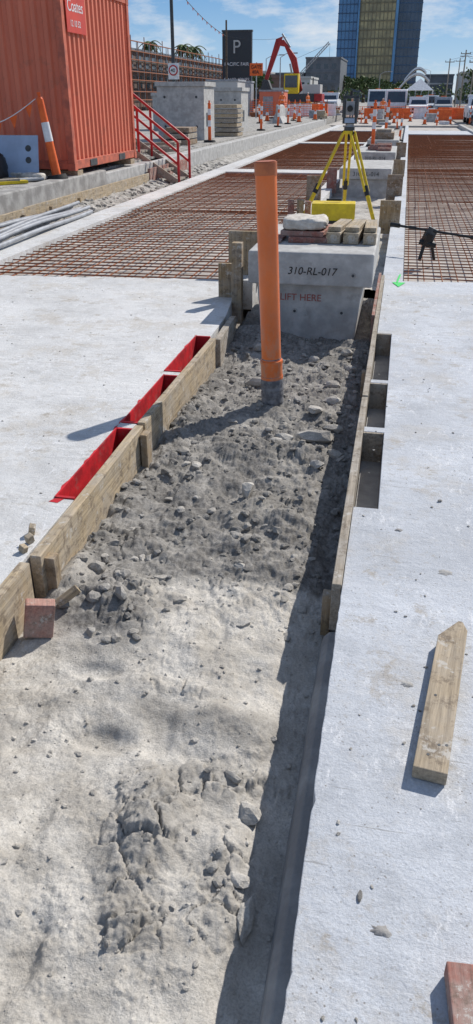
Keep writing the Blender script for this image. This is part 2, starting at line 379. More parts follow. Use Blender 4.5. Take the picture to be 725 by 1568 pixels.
m.box(-1.325,-1.283,-2,2.34,-.26,.012,'wood')
m.box(-1.318,-1.272,2.40,3.80,-.24,.008,'wood',rot=(R(.2),0,R(.5)))
m.box(-1.316,-1.273,3.83,5.60,-.24,.012,'wood',rot=(R(-.15),0,R(-.3)))
m.box(-1.27,-1.232,3.71,3.79,-.3,-.01,'woodz')
m.box(-1.268,-1.225,2.43,2.48,-.32,-.02,'woodz')
m.box(-1.30,-1.25,5.62,6.35,-.25,-.005,'woodg',rot=(0,0,R(2)))
m.build("formwork_board",bevel=.003)
m=MB()
for x,y,h,a in ((-1.375,2.57,.045,.3),(-1.355,2.50,.04,-.5),(-1.35,2.43,.03,1.1)):
    m.box(x-.013,x+.013,y-.016,y+.016,0.001,h,'wood',rot=(.25,.2,a))
m.build("timber_peg",bevel=.004)
m=MB(); m.box(-.055,.055,-.03,.03,-.07,.07,'woodpink'); m.build("timber_block",loc=(-1.20,2.20,-.14),rot=(R(-6),R(10),R(24)),bevel=.005)
m=MB(); m.box(-.012,.012,-.05,.05,-.02,.02,'wood'); m.build("timber_offcut",loc=(-1.15,2.36,-.14),rot=(R(30),R(20),R(-40)),bevel=.003)
m=MB()
m.box(-.118,-.082,2.42,4.5,-.20,.012,'woodg'); m.box(-.117,-.083,4.52,8.2,-.2,.016,'woodg')
m.box(-.155,-.12,2.5,2.55,-.3,-.10,'woodz'); m.box(-.15,-.12,5.2,5.26,-.3,-.06,'woodz')
m.box(-.145,-.12,6.5,8.3,-.2,.02,'woodred')
m.build("formwork_board",bevel=.003)
m=MB()
for a,b in ((3.08,3.98),(4.05,4.82),(4.88,6.02)):
    m.box(-.078,.028,a+.002,b-.002,-.3,-.17,'conc_d')
    m.box(-.08,.027,b-.02,b-.002,-.17,-.002,'woodg')
m.build("slab_pocket_former")

m=MB()
m.prism([(-.045,0),(.045,0),(.045,.655),(.026,.70),(.012,.702),(-.045,.60)],0,.042,'woodn')
for x,y in ((.012,.10),(.032,.105),(-.012,.055),(-.02,.30)):
    m.tube((x,y,.0405),(x,y,.0428),.0045,'dark',10)
m.build("timber_offcut",loc=(.215,1.535,.003),rot=(0,0,R(-8)),bevel=.003)
m=MB(); m.box(0,.16,-.30,0,0,.045,'woodred'); m.build("timber_block",loc=(.235,1.02,.003),rot=(0,0,R(4)),bevel=.003)
sp=[]
for i in range(520):
    right=random.random()<.6
    x=random.uniform(-.05,1.6) if right else random.uniform(-3.6,-1.46); y=random.uniform(.6,7.4); s=random.uniform(.0015,.0055)
    sp.append((x,y,s*.4,s*1.5,s,s*.6,random.uniform(.0,1)))
sp+= [(.055,1.165,.004,.006,.017,.004,1),(.3,3.2,.006,.012,.01,.006,.5)]
rocks("concrete_crumbs",sp)
m=MB()
def splat(cx,cy,r,mat,z=.002):
    n=22; rr=[r*random.uniform(.65,1.2) for _ in range(n)]
    m.add([(cx,cy,z+.003)]+[(cx+rr[i]*.6*math.cos(i*6.283/n),cy+rr[i]*.45*math.sin(i*6.283/n),z+.002) for i in range(n)]+[(cx+rr[i]*math.cos(i*6.283/n),cy+rr[i]*.7*math.sin(i*6.283/n),z-.0018) for i in range(n)],[(0,1+i,1+(i+1)%n) for i in range(n)]+[(1+i,1+n+i,1+n+(i+1)%n,1+(i+1)%n) for i in range(n)],mat,True)
splat(.105,1.09,.022,'conc_d'); splat(.16,1.92,.02,'conc_d'); splat(.3,2.6,.03,'conc_d'); splat(.12,2.9,.018,'conc_d'); splat(.55,3.3,.03,'conc_d')
m.build("mortar_splat")
m=MB()
m.box(.088,.105,7.92,8.33,-.0,.0045,'greenp',rot=(0,0,R(-4)))
m.add([(.035,7.93,.0045),(.165,7.93,.0045),(.10,7.72,.0045)],[(0,1,2)],'greenp')
m.build("spray_paint_arrow",loc=(-.04,0,0.001))

# ---------------------------------------------------------------- orange riser pipe
base=Vector((-.716,4.88,-.24)); top=Vector((-.790,4.86,1.275)); D=(top-base)
def pp(t): return base+D*t
m=MB()
m.tube(pp(0),pp(.97),.0635,'pipeor',40)
m.tube(pp(.955),pp(1),.067,'pipecap',40); m.tube(pp(1.0),pp(1.004),.061,'pipecap',40)
m.tube(pp(.145),pp(.215),.0705,'pipeor',40); m.tube(pp(.205),pp(.219),.0735,'pipeor',40); m.tube(pp(.138),pp(.15),.073,'pipeor',40)
for i in range(9): m.tube(pp(.02+i*.014),pp(.036+i*.0145),.0735+.003*(i%2),'tape',32,r2=.0745-.002*(i%3))
m.tube(pp(.225),pp(.229),.0645,'tape',40)
m.build("orange_pipe")

# ---------------------------------------------------------------- precast pit
E=bpy.data.objects.new("precast_concrete_pit",None); scene.collection.objects.link(E)
m=MB(); m.box(-1.19,-.16,6.5,8.06,.235,.50,'conc'); m.build("lid",parent=E,bevel=.014)
m=MB(); m.prism([(-1.08,-.36),(-.29,-.36),(-.24,.234),(-1.13,.234)],6.60,7.95,'conc',axis='Y'); m.build("body",parent=E,bevel=.012)
m=MB()
for x,y,z in ((-.32,6.499,.33),(-.40,6.599,.0),(-.80,6.599,.0)):
    m.tube((x,y,z),(x,y-.003,z),.024,'conc_d',20); m.tube((x,y-.002,z),(x,y-.005,z),.012,'dark',16)
m.build("lifting_anchors",parent=E)
t_=text("mark_number","310-RL-017",.085,(-.86,6.497,.325),(R(90),0,R(0)),'black',E,.0008); t_.data.shear=.2
text("mark_lift","LIFT HERE",.08,(-.93,6.597,.09),(R(90),0,R(0)),'liftred',E,.0008)
m=MB()
m.box(-.93,-.56,6.95,7.45,.502,.545,'woodred',rot=(0,0,.05)); m.box(-.98,-.60,7.0,7.5,.548,.59,'woodred',rot=(0,0,-.08))
m.box(-1.17,-.98,6.9,7.3,.502,.52,'woodred')
m.build("brick_red_planks",bevel=.004)
def lumpbox(name,c,sx,sy,sz,mat,sd):
    bm=bmesh.new(); bmesh.ops.create_cube(bm,size=2); bmesh.ops.subdivide_edges(bm,edges=bm.edges[:],cuts=9,use_grid_fill=True)
    for p in bm.verts:
        q=p.co.copy(); L=(abs(q.x)**5+abs(q.y)**5+abs(q.z)**5)**.2; q/=L
        n=float(fbm(np.array([q.x*2+sd]),np.array([q.y*2+q.z*1.7]),1.0,4,sd)[0])
        q*=1+.12*n; p.co=(c[0]+q.x*sx,c[1]+q.y*sy,c[2]+q.z*sz*(1+.25*n))
    me=bpy.data.meshes.new(name); bm.to_mesh(me); bm.free()
    for f in me.polygons: f.use_smooth=True
    me.materials.append(MAT[mat]); o=bpy.data.objects.new(name,me); scene.collection.objects.link(o); return o
lumpbox("cement_bag",(-.80,7.2,.64),.19,.20,.05,'bag',3)
for x,w,r in ((-.50,.06,-.12),(-.36,.065,-.08),(-.23,.055,.02)):
    m=MB(); m.box(-w,w,-.30,.30,0,.09,'wood'); m.box(-w+.005,w-.005,-.25,.28,.093,.13,'wood'); m.build("timber_offcut",loc=(x,7.25,.503),rot=(0,0,r),bevel=.004)

# ---------------------------------------------------------------- median strip and edge strips
def mz(X,Y): return -.17+.05*fbm(X,Y,1.2,4,3)+.02*fbm(X,Y,7,3,4)
gridmesh("median_sand",np.linspace(-1.38,-.1,60),np.concatenate([np.linspace(8.31,20,300),np.linspace(20.2,60,120)]),mz,'soil',lambda X,Y:np.clip(.1+fbm(X,Y,1.2,3,8)*.8,0,1))
m=MB()
m.box(-.10,.10,8.02,60,-.3,-.004,'slabR'); m.box(-1.62,-1.38,7.80,60,-.3,-.01,'slabL')
m.box(-4.75,-4.35,7.5,60,-.3,.0,'slabL')
for y in (20.6,35.2,49.6): m.box(-4.35,-1.62,y,y+.9,-.3,-.006,'slabL')
for y in (45.2,): m.box(.10,3.5,y,y+5,-.3,-.006,'slabR')
m.box(3.4,3.6,8.36,60,-.3,.08,'conc')
m.build("concrete_edge_strip")
m=MB(); m.box(-4.36,-1.6,7.4,60,-.4,-.13,'blind'); m.box(.09,3.5,8.0,60,-.4,-.13,'blind'); m.build("blinding_layer")
def rebar(name,x0,x1,y0,y1,sx=.15,sy=.15,z=-.06,tilt=0,r=.0065):
    m=MB()
    x=x0+.03
    while x<x1:
        j=random.uniform(-.015,.015); n=max(1,int((y1-y0)/3)); zz=[z+random.uniform(-.012,.012) for _ in range(n+1)]
        for i in range(n):
            m.tube((x+j,y0+(y1-y0)*i/n-.05,zz[i]),(x+j,y0+(y1-y0)*(i+1)/n+.05,zz[i+1]),r,'rust',5,cap=False)
        x+=sx
    y=y0+.05
    while y<y1:
        j=random.uniform(-.02,.02); m.tube((x0-.02,y+j,z+.014),(x1+.02,y+j+tilt*(x1-x0),z+.014+random.uniform(-.006,.006)),r,'rust',5,cap=False); y+=sy
    return m.build(name)
rebar("rebar_mesh",-4.33,-1.63,7.62,13.3,.17,.185,tilt=.05,r=.0075)
rebar("rebar_mesh",-4.33,-1.63,13.0,20.6,.17,.19,z=-.04,r=.0075)
rebar("rebar_mesh",-4.33,-1.63,21.5,35.2,.2,.22,r=.008)
rebar("rebar_mesh",-4.33,-1.63,36.1,49.6,.2,.26,r=.009)
rebar("rebar_mesh",.13,3.38,8.3,15.3,.165,.18,z=-.05,tilt=.03)
rebar("rebar_mesh",.13,3.38,15.1,22.5,.2,.21,z=-.03,r=.008)
rebar("rebar_mesh",.13,3.38,22.3,33.8,.2,.25,r=.008)
rebar("rebar_mesh",.13,3.38,33.9,45.2,.22,.3,r=.009)

m=MB()
m.box(-1.68,-1.34,8.06,8.11,-.12,.42,'woodz'); m.box(-1.40,-1.31,6.84,6.93,-.2,.50,'woodz'); m.box(-1.55,-1.36,6.98,7.02,-.01,.3,'woodz')
m.build("timber_stop_end",bevel=.004)
m=MB()
m.box(-.27,.02,11.9,11.95,-.12,.33,'woodz'); m.box(-.27,.02,15.8,15.85,-.12,.36,'ply'); m.box(-.28,.04,20.0,20.06,-.12,.35,'woodz'); m.box(-.28,.04,27,27.06,-.12,.4,'ply')
m.build("timber_stop_end",bevel=.004)
m=MB()
m.box(-1.5,-1.42,11.2,11.26,-.1,.38,'woodred'); m.box(-1.39,-1.30,11.3,11.36,-.1,.38,'woodz'); m.box(-1.28,-1.20,11.3,11.38,-.1,.36,'woodred')
m.box(-1.66,-1.40,14.8,14.86,-.1,.4,'ply'); m.box(-1.5,-1.3,17,17.05,-.1,.38,'woodred')
m.build("timber_stop_end",bevel=.004)
for y0,y1,t in ((16.9,19.4,.38),(21.6,24.6,.42),(28.6,31.5,.4)):
    m=MB(); m.box(-1.25,-.22,y0,y1,.18,t,'conc'); m.box(-1.18,-.28,y0+.08,y1-.05,-.2,.179,'conc')
    o=m.build("precast_concrete_pit",bevel=.015)
    text("mark","310-RL-014",.11,(-.98,y0-.004,.24),(R(90),0,0),'dark',o,.001)
m=MB()
for i in range(5): m.box(-.8+random.uniform(-.2,.2),-.35,22+.3*i,22.2+.3*i,.423,.423+.07*(1+i%2),'woodred')
m.box(-1.1,-.4,29,30.3,.403,.6,'ply'); m.box(-1.0,-.5,29.2,30.1,.603,.7,'woodg')
m.build("timber_stack",bevel=.005)

# ---------------------------------------------------------------- survey tripod and case
T=bpy.data.objects.new("survey_tripod",None); scene.collection.objects.link(T)
hd=Vector((-.80,12.3,1.18))
m=MB()
for fx,fy in ((-1.50,12.15),(-.26,11.7),(-.88,13.3)):
    ft=Vector((fx,fy,-.17)); a=hd+(Vector((fx,fy,1.16))-hd).normalized()*.08; mid=a.lerp(ft,.55)
    sd=(ft-a).cross(Vector((0,0,1))).normalized()*.038
    m.tube(a+sd,mid+sd*.8,.019,'yellow',8); m.tube(a-sd,mid-sd*.8,.019,'yellow',8)
    m.tube(a+sd*.2,a-sd*.2,.03,'black',8)
    m.tube(mid-(ft-a)*.05,mid+(ft-a)*.04,.038,'black',8); m.tube(mid,ft,.031,'yellow',10,r2=.024); m.tube(ft+(a-ft)*.06,ft,.02,'steel',8,r2=.004)
m.tube(hd+Vector((0,0,-.02)),hd+Vector((0,0,.02)),.09,'yellow',20); m.tube(hd,hd+Vector((0,0,-.1)),.02,'black',8)
m.build("tripod_legs",parent=T)
m=MB(); z=hd.z+.02; x,y=hd.x,hd.y
m.tube((x,y,z),(x,y,z+.05),.075,'dark',20); m.tube((x,y,z+.05),(x,y,z+.09),.06,'grey',20)
m.box(x-.1,x+.1,y-.07,y+.07,z+.09,z+.17,'dark'); m.box(x-.11,x-.065,y-.07,y+.07,z+.17,z+.40,'dark'); m.box(x+.065,x+.11,y-.07,y+.07,z+.17,z+.40,'dark')
m.box(x-.06,x+.06,y-.09,y+.09,z+.2,z+.37,'grey'); m.tube((x,y-.14,z+.28),(x,y-.08,z+.28),.04,'black',16)
m.box(x-.11,x+.11,y-.02,y+.02,z+.405,z+.44,'dark'); m.box(x-.07,x+.07,y-.075,y-.071,z+.1,z+.16,'blueb')
m.tube((x,y,z+.44),(x,y,z+.50),.02,'black',10)
m.build("total_station",parent=T,bevel=.006)
m=MB(); m.box(-.28,.28,-.17,.17,0,.28,'yellow'); m.box(-.285,.285,-.175,.175,.285,.54,'yellow'); m.box(-.09,.09,-.195,-.176,.23,.33,'black'); m.box(-.2,-.15,-.19,-.176,.24,.32,'black'); m.box(.15,.2,-.19,-.176,.24,.32,'black'); m.tube((-.10,0,.57),(.10,0,.57),.014,'black')
m.build("instrument_case",loc=(-.86,11.0,-.15),rot=(0,0,.06),bevel=.03,seg=3)

m=MB()
a=Vector((-.08,9.75,.30)); b=Vector((1.35,9.0,.22))
m.tube(a,b,.014,'black',10); dv=(b-a)
for t0,t1,rr in ((0,.07,.026),(.15,.2,.021),(.62,.66,.02)): m.tube(a+dv*t0,a+dv*t1,rr,'black',12)
c=a+dv*.30
m.box(c.x-.05,c.x+.05,c.y-.05,c.y+.05,c.z-.17,c.z-.03,'black',rot=(.2,.3,.4)); m.box(c.x-.02,c.x+.09,c.y-.04,c.y+.03,c.z-.08,c.z+.03,'dark',rot=(0,.4,0))
m.tube(c+Vector((-.02,0,-.1)),c+Vector((-.07,-.05,-.33)),.02,'black',8); m.tube(c+Vector((.04,0,-.1)),c+Vector((.10,.05,-.33)),.018,'black',8); m.tube(c+Vector((-.09,-.02,-.12)),c+Vector((.1,-.02,-.16)),.03,'black',10)
m.tube(b,b+Vector((.1,.1,-.27)),.014,'black',8)
m.build("survey_monopod")

# ---------------------------------------------------------------- verge, kerb, gravel, ground
def gz(X,Y): return -.10+.05*fbm(X,Y,1.0,4,13)+.04*fbm(X,Y,5,5,14)+.10*sst(-5.1,-5.45,X)
gridmesh("gravel_strip",np.linspace(-5.52,-4.74,50),np.concatenate([np.linspace(5,25,500),np.linspace(25.3,70,90)]),gz,'gravel')
m=MB(); m.box(-900,900,-300,3000,-.46,-.40,'dirt'); m.build("ground")
m=MB(); m.box(-120,-5.78,-5,420,-.45,.40,'gravel'); m.build("verge")
m=MB(); m.box(3.6,140,-5,420,-.45,.06,'dirt'); m.build("roadside_ground")
m=MB(); m.box(-5.6,3.6,60,420,-.45,-.02,'blind'); m.build("road")
m=MB(); m.box(-5.78,-5.50,4,15.1,-.4,.42,'conc_d'); m.box(-5.80,-5.53,15.12,60,-.4,.36,'conc'); m.build("kerb",bevel=.02)
sp=[]
for i in range(500):
    y=random.uniform(8,24); x=random.uniform(-5.45,-4.8); s=random.uniform(.012,.05); sp.append((x,y,float(gz(np.array([x]),np.array([y]))[0]),s*1.3,s,s*.7,random.uniform(0,.9)))
for i in range(260):
    y=random.uniform(10,24); x=random.uniform(-7.5,-5.82); s=random.uniform(.01,.05); sp.append((x,y,.405,s*1.3,s,s*.6,random.uniform(0,.9)))
rocks("rubble",sp)
m=MB()
m.box(-5.495,-5.45,6,11.4,-.1,.16,'wood'); m.box(-5.49,-5.455,11.42,17.6,-.08,.17,'wood',rot=(0,0,R(-.5)))
m.box(-5.49,-5.44,17.7,21,-.05,.25,'woodred')
m.build("formwork_board",bevel=.004)
m=MB()
for y in (9.2,10.2,11.2,12.2,13.4): m.box(-5.44,-5.39,y,y+.05,-.25,.1,'woodz')
m.build("timber_peg")
m=MB()
for i in range(9):
    y0=8.2; x=-5.05+.075*i-.28; z=.03+.045*(i%2); p=[]
    for k in range(9):
        t=k/8; p.append((x+.12*math.sin(t*2.2+i*.25)+(.10*t*(i%3-1)),y0+ (4.6-.3*(i%3))*t,z+.02*math.sin(t*5+i)+.05*math.exp(-((t-.5)/.3)**2)))
    m.path(p,.028,'grey',10)
m.build("conduit_bundle")

# ---------------------------------------------------------------- container
C=bpy.data.objects.new("shipping_container",None); scene.collection.objects.link(C)
x1,x0,y0,y1,z0,z1=-5.55,-7.99,13.7,17.15,.50,3.32
def corr(mb,p0,p1,za,zb,out,mat,per=.2,dep=.036):
    p0=Vector(p0);p1=Vector(p1);L=(p1-p0).length;d=(p1-p0)/L;o=Vector(out)
    prof=[];n=round(L/per);per=L/n
    for i in range(n):
        for f,h in((0,0),(.28,0),(.42,-1),(.78,-1),(.92,0)): prof.append(p0+d*(i+f)*per+o*dep*h)
    prof.append(p1)
    vs=[(p.x,p.y,za) for p in prof]+[(p.x,p.y,zb) for p in prof];k=len(prof)
    mb.add(vs,[(i,i+1,k+i+1,k+i) for i in range(k-1)],mat)
m=MB()
corr(m,(x1-.03,y0+.12,0),(x1-.03,y1-.12,0),z0+.16,z1-.1,(1,0,0),'cont')
corr(m,(x0+.12,y0+.03,0),(x1-.12,y0+.03,0),z0+.16,z1-.1,(0,-1,0),'cont')
corr(m,(x0+.12,y1-.03,0),(x1-.12,y1-.03,0),z0+.16,z1-.1,(0,1,0),'cont')
corr(m,(x0+.03,y0+.12,0),(x0+.03,y1-.12,0),z0+.16,z1-.1,(-1,0,0),'cont')
m.build("walls",parent=C)
m=MB()
for x in (x0,x1-.12):
    for y in (y0,y1-.12):
        m.box(x,x+.12,y,y+.12,z0+.12,z1-.12,'contd')
        for z in (z0,z1-.118): m.box(x-.006,x+.126,y-.006,y+.126,z,z+.118,'contd')
for x in (x0,x1-.1):
    m.box(x+.005,x+.095,y0+.127,y1-.127,z0+.02,z0+.16,'contd'); m.box(x+.005,x+.095,y0+.127,y1-.127,z1-.1,z1-.005,'contd')
for y in (y0,y1-.1):
    m.box(x0+.127,x1-.127,y+.005,y+.095,z0+.02,z0+.16,'contd'); m.box(x0+.127,x1-.127,y+.005,y+.095,z1-.1,z1-.005,'contd')
m.box(x0+.1,x1-.1,y0+.1,y1-.1,z1-.06,z1-.02,'cont')
m.box(x1+.0,x1+.008,y0+.75,y0+1.1,z0+.03,z0+.14,'dark'); m.box(x1+.0,x1+.008,y1-1.1,y1-.75,z0+.03,z0+.14,'dark')
m.build("frame",parent=C,bevel=.008)
m=MB(); m.box(x1-.002,x1+.004,y0+.2,y0+1.05,z1-.76,z1-.2,'signred'); m.box(x1-1.95,x1-1.3,y0-.006,y0-.001,z1-.86,z1-.3,'signred'); m.build("sign_panel",parent=C)
text("sign_text","Coates",.24,(x1+.006,y0+.26,z1-.46),(R(90),0,R(90)),'white',C); text("sign_number","12 10 52",.13,(x1+.006,y0+.34,z1-.67),(R(90),0,R(90)),'white',C)
text("sign_text_front","Coates",.17,(x1-1.9,y0-.008,z1-.6),(R(90),0,0),'white',C)
m=MB()
for y in (y0+.1,y1-.4): m.box(x0,x1,y,y+.25,.402,.498,'woodx')
m.build("container_bearers",parent=C)

def bollard(loc,rot=(0,0,0),h=1.05,sc=1):
    m=MB()
    m.tube((0,0,0),(0,0,.06),.2,'rubber',8,r2=.17); m.tube((0,0,.06),(0,0,h),.052,'orange',16,r2=.045)
    m.tube((0,0,h*.42),(0,0,h*.58),.0535,'white',16); m.tube((0,0,h*.72),(0,0,h*.88),.0525,'white',16)
    m.tube((0,0,h),(0,0,h+.04),.06,'orange',16,r2=.04); m.tube((0,0,h+.04),(0,0,h+.1),.02,'orange',8,r2=.03)
    o=m.build("traffic_bollard",loc=loc,rot=rot); o.scale=(sc,)*3; return o
m=MB(); h=1.2
m.tube((0,0,0),(0,0,.07),.2,'rubber',8,r2=.16); m.tube((0,0,.07),(0,0,h),.075,'orange',20,r2=.055)
m.tube((0,0,h*.48),(0,0,h*.72),.0685,'white',20,r2=.0635); m.tube((0,0,h),(0,0,h+.03),.05,'orange',16,r2=.04); m.tube((0,0,h+.03),(0,0,h+.1),.018,'orange',8,r2=.035)
m.build("traffic_bollard",loc=(-5.70,13.25,.405),rot=(0,R(-8),0))
m=MB(); p0=Vector((-5.92,13.2,1.6)); p1=Vector((-7.2,12.3,1.35)); pts=[p0.lerp(p1,t/12)+Vector((0,0,-.25*math.sin(math.pi*t/12))) for t in range(13)]
m.path(pts,.007,'white',5)
for i in range(1,12,2):
    p=pts[i]; m.add([p+Vector((-.07,0,0)),p+Vector((.07,.01,0)),p+Vector((.0,.02,-.19))],[(0,1,2)],'orange')
m.build("flag_bunting")
m=MB(); m.box(-.42,.42,-.01,.01,0,.68,'blueb')
for z in (.30,.48): m.tube((.25,-.0105,z),(.25,-.014,z),.05,'dark',18)
m.build("blue_board",loc=(-6.35,13.0,.41),rot=(R(-14),0,R(4)),bevel=.003)
lumpbox("black_tarp",(-6.58,12.6,.60),.24,.25,.22,'black',8)
m=MB(); m.box(-6.9,-5.95,12.5,12.62,.405,.47,'wood',rot=(0,0,.5)); m.box(-6.5,-5.8,12.2,12.33,.405,.45,'yellow',rot=(0,0,.9)); m.box(-6.9,-5.85,12.0,12.12,.405,.48,'woodg',rot=(0,0,.8))
m.box(-6.4,-5.85,11.3,11.42,.405,.46,'woodg',rot=(0,0,1.2)); m.tube((-6.8,11.6,.44),(-5.8,12.9,.44),.03,'grey'); m.tube((-6.7,11.4,.44),(-5.9,12.9,.44),.03,'grey')
m.build("plank_pile",bevel=.004)
lumpbox("sand_bag",(-6.0,12.95,.46),.2,.12,.06,'bag',5); lumpbox("sand_bag",(-6.3,13.1,.46),.15,.1,.06,'bag',6)

# ---------------------------------------------------------------- site stair with red rails
S=bpy.data.objects.new("site_stair",None); scene.collection.objects.link(S)
m=MB()
for y in (18.3,19.3):
    a=Vector((-6.6,y,1.95)); b=Vector((-4.95,y,.75))
    for off in (0,-.45):
        m.tube(a+Vector((0,0,off)),b+Vector((0,0,off)),.03,'red',8)
    m.tube(a,a+Vector((-.5,0,0)),.03,'red',8); m.tube(a+Vector((0,0,-.45)),a+Vector((-.5,0,-.45)),.03,'red',8)
    for t in (0,.45,1): 
        p=a.lerp(b,t); m.tube(p,(p.x,p.y,p.z-1.05),.03,'red',8)
    m.tube(a+Vector((-.5,0,0)),a+Vector((-.5,0,-1.5)),.03,'red',8)
m.build("handrail",parent=S)
m=MB()
m.box(-7.15,-6.5,18.25,19.35,.86,.92,'woodg')
for i in range(5): m.box(-6.5+.3*i,-6.22+.3*i,18.3,19.3,.70-.19*i,.74-.19*i,'woodg')
for y in (18.27,19.29):
    m.prism([(-6.6,.85),(-6.5,.95),(-4.95,-.02),(-5.1,-.1)],y,y+.04,'woodg',axis='Y')
m.box(-7.1,-7.0,18.3,18.4,.4,.86,'woodz'); m.box(-7.1,-7.0,19.2,19.3,.4,.86,'woodz')
m.build("steps",parent=S)
m=MB()
for k in range(6): m.box(-6.9+.1*k,-5.9+.1*k,20.3+.2*k,20.4+.2*k,.405+.08*(k%3),.47+.08*(k%3),'woodg',rot=(0,0,.3*k))
m.box(-8.4,-7.2,18.6,20.4,.405,.75,'dark'); m.box(-8.5,-7,19,20.5,.76,.95,'woodg'); m.box(-8.2,-7.3,19.2,20,.96,1.2,'woodred')
m.build("timber_stack",bevel=.005)

def pbox(x0,x1,y0,y1,h,slots=True):
    m=MB(); m.box(x0,x1,y0,y1,.405,h,'conc'); m.box(x0-.05,x1+.05,y0-.05,y1+.05,h+.003,h+.13,'conc')
    for z in (h-.3,.8):
        for x in (x0+.25,x1-.25): m.tube((x,y0-.001,z),(x,y0-.006,z),.04,'dark',12)
    if slots: m.box(x1+.0,x1+.006,y0+.3,y0+.7,.8,1.2,'dark')
    m.build("precast_concrete_box",bevel=.02)
pbox(-8.0,-6.45,27.2,28.7,1.95); pbox(-7.5,-6.45,33.5,35,1.86); pbox(-8.9,-7.9,38,39.5,1.9,False); pbox(-10.8,-9.2,36,38,1.7)
m=MB()
for i in range(7): m.box(-6.9+random.uniform(-.05,.05),-5.95+random.uniform(-.05,.05),30.3,31.3,.41+.15*i,.52+.15*i,'woodg' if i%2 else 'wood')
m.build("pallet_stack",bevel=.01)
m=MB()
for i in range(3): m.box(-7.0+.05*i,-6.2,24+.1*i,25.2,.41+.16*i,.54+.16*i,'woodg' if i%2 else 'ply')
m.build("timber_stack",bevel=.01)

# ---------------------------------------------------------------- distant street things
def pole(name,x,y,h,r=.12,arm=None,mat='woodg'):
    m=MB(); m.tube((x,y,-.4),(x,y,h),r,mat,10,r2=r*.7)
    if arm: m.box(x-arm,x+arm,y-.06,y+.06,h-.6,h-.48,mat); [m.tube((x+k*arm*.9,y,h-.48),(x+k*arm*.9,y,h-.3),.05,'dark',6) for k in(-1,0,1)]
    return m.build(name)
def lamp(x,y,h,dx):
    m=MB(); m.tube((x,y,-.4),(x,y,h),.1,'steel',8,r2=.05); m.path([(x,y,h),(x+dx*.4,y,h+.35),(x+dx,y,h+.4)],.04,'steel',6); m.box(x+dx-.35,x+dx+.35,y-.12,y+.12,h+.34,h+.46,'grey'); m.build("street_lamp",bevel=.02)
pole("utility_pole",-15.0,55,11,.13,mat='dark'); pole("utility_pole",-15.1,72,7.2,.1,mat='bark'); pole("utility_pole",8.3,150,8.6,.14,.8); pole("utility_pole",6.3,160,7.8,.13,.8)
pole("utility_pole",7.2,110,6.0,.1,.6); pole("utility_pole",9.5,190,9,.14,.9); lamp(-5.2,150,5.2,1.6); lamp(9,130,6.5,-2.2); lamp(4,200,7,-2.5); lamp(-14,95,5.5,1.5); lamp(-18,110,6,2)
m=MB()
def wire(a,b,sag,r=.012,n=14,bulbs=0):
    a=Vector(a);b=Vector(b);pts=[a.lerp(b,t/n)+Vector((0,0,-4*sag*(t/n)*(1-t/n))) for t in range(n+1)]
    m.path(pts,r,'dark',4)
    if bulbs:
        for p in pts[1:-1]: m.tube(p,p+Vector((0,0,-.16)),.05,'orange',6,r2=.02)
wire((-15,55,8.0),(-15.1,72,6.1),.35,.02,n=12,bulbs=1); wire((-14.4,52,10.5),(-15,55,8.0),.0,.02,4); wire((-15.1,72,6.1),(-11,78,6.3),.2); wire((8.3,150,8.4),(7.2,110,6),.5,.02); wire((8.3,150,8.4),(9.5,190,9),.5,.02); wire((6.3,160,7.6),(20,120,12),.8,.02); wire((8.3,150,8.1),(30,90,13),1,.02)
m.build("overhead_wires")
B=bpy.data.objects.new("billboard",None); scene.collection.objects.link(B)
m=MB(); m.box(-19.3,-16.25,90,90.5,2.4,7.6,'signbl'); m.box(-19.35,-16.2,89.95,90.55,7.6,7.75,'dark'); m.box(-18.9,-18.6,90.1,90.4,-.4,2.4,'dark'); m.box(-17,-16.7,90.1,90.4,-.4,2.4,'dark'); m.build("panel",parent=B)
text("sign_text","PACIFIC FAIR",.44,(-17.78,89.9,4.6),(R(90),0,R(0)),'white',B,.01,'CENTER'); text("sign_text_b","DAVID JONES",.44,(-17.78,89.9,3.2),(R(90),0,0),'white',B,.01,'CENTER'); text("sign_logo","P",1.7,(-17.8,89.9,5.7),(R(90),0,0),'bldgl',B,.01,'CENTER')
m=MB(); m.box(-10.95,-10.05,60,60.04,3.0,3.75,'orange'); m.tube((-10.5,60.1,.3),(-10.5,60.1,3.8),.04,'steel'); o=m.build("traffic_sign"); text("sign_text","GATE\n 40A",.3,(-10.88,59.98,3.42),(R(90),0,0),'black',o,.005)
m=MB(); m.tube((-14.95,54.8,3.2),(-14.95,54.75,3.2),.32,'white',24); m.box(-15.3,-14.6,54.8,54.84,2.7,3.6,'white'); m.tube((-14.95,54.74,3.2),(-14.95,54.73,3.2),.3,'red',24); m.tube((-14.95,54.73,3.2),(-14.95,54.72,3.2),.22,'white',24)
o=m.build("speed_limit_sign"); text("sign_text","40",.3,(-15.12,54.70,3.1),(R(90),0,0),'black',o,.005)

SB=bpy.data.objects.new("scaffolded_building",None); scene.collection.objects.link(SB)
m=MB(); m.box(-55,-30.5,88,150,-.4,6.3,'bricks')
for z in (2.2,4.2,6.3): m.box(-55,-30.2,87.8,150.2,z,z+.22,'bldg')
y=90
while y<149:
    for z in (2.7,4.7): m.box(-30.5,-30.45,y,y+1.8,z,z+1.2,'glass')
    y+=3
m.build("walls",parent=SB)
m=MB()
y=88
while y<151:
    m.tube((-29.2,y,.3),(-29.2,y,7.3+.3*math.sin(y)),.05,'rust',5); m.tube((-30.1,y,.3),(-30.1,y,7.1),.05,'steel',5); y+=2.4
for z in (1.5,2.3,3.4,4.2,5.3,6.1,7.0):
    m.tube((-29.2,88,z),(-29.2,150,z),.06,'rust',5)
for z in (1.45,3.35,5.25,): m.box(-30.1,-29.25,88,150,z-.1,z-.04,'woodg')
for i in range(8):
    x=-32-2.4*i; m.tube((x,88,6.6),(x,88,7.6),.05,'steel',5)
m.tube((-50,88,7.5),(-31,88,7.5),.04,'steel',5)
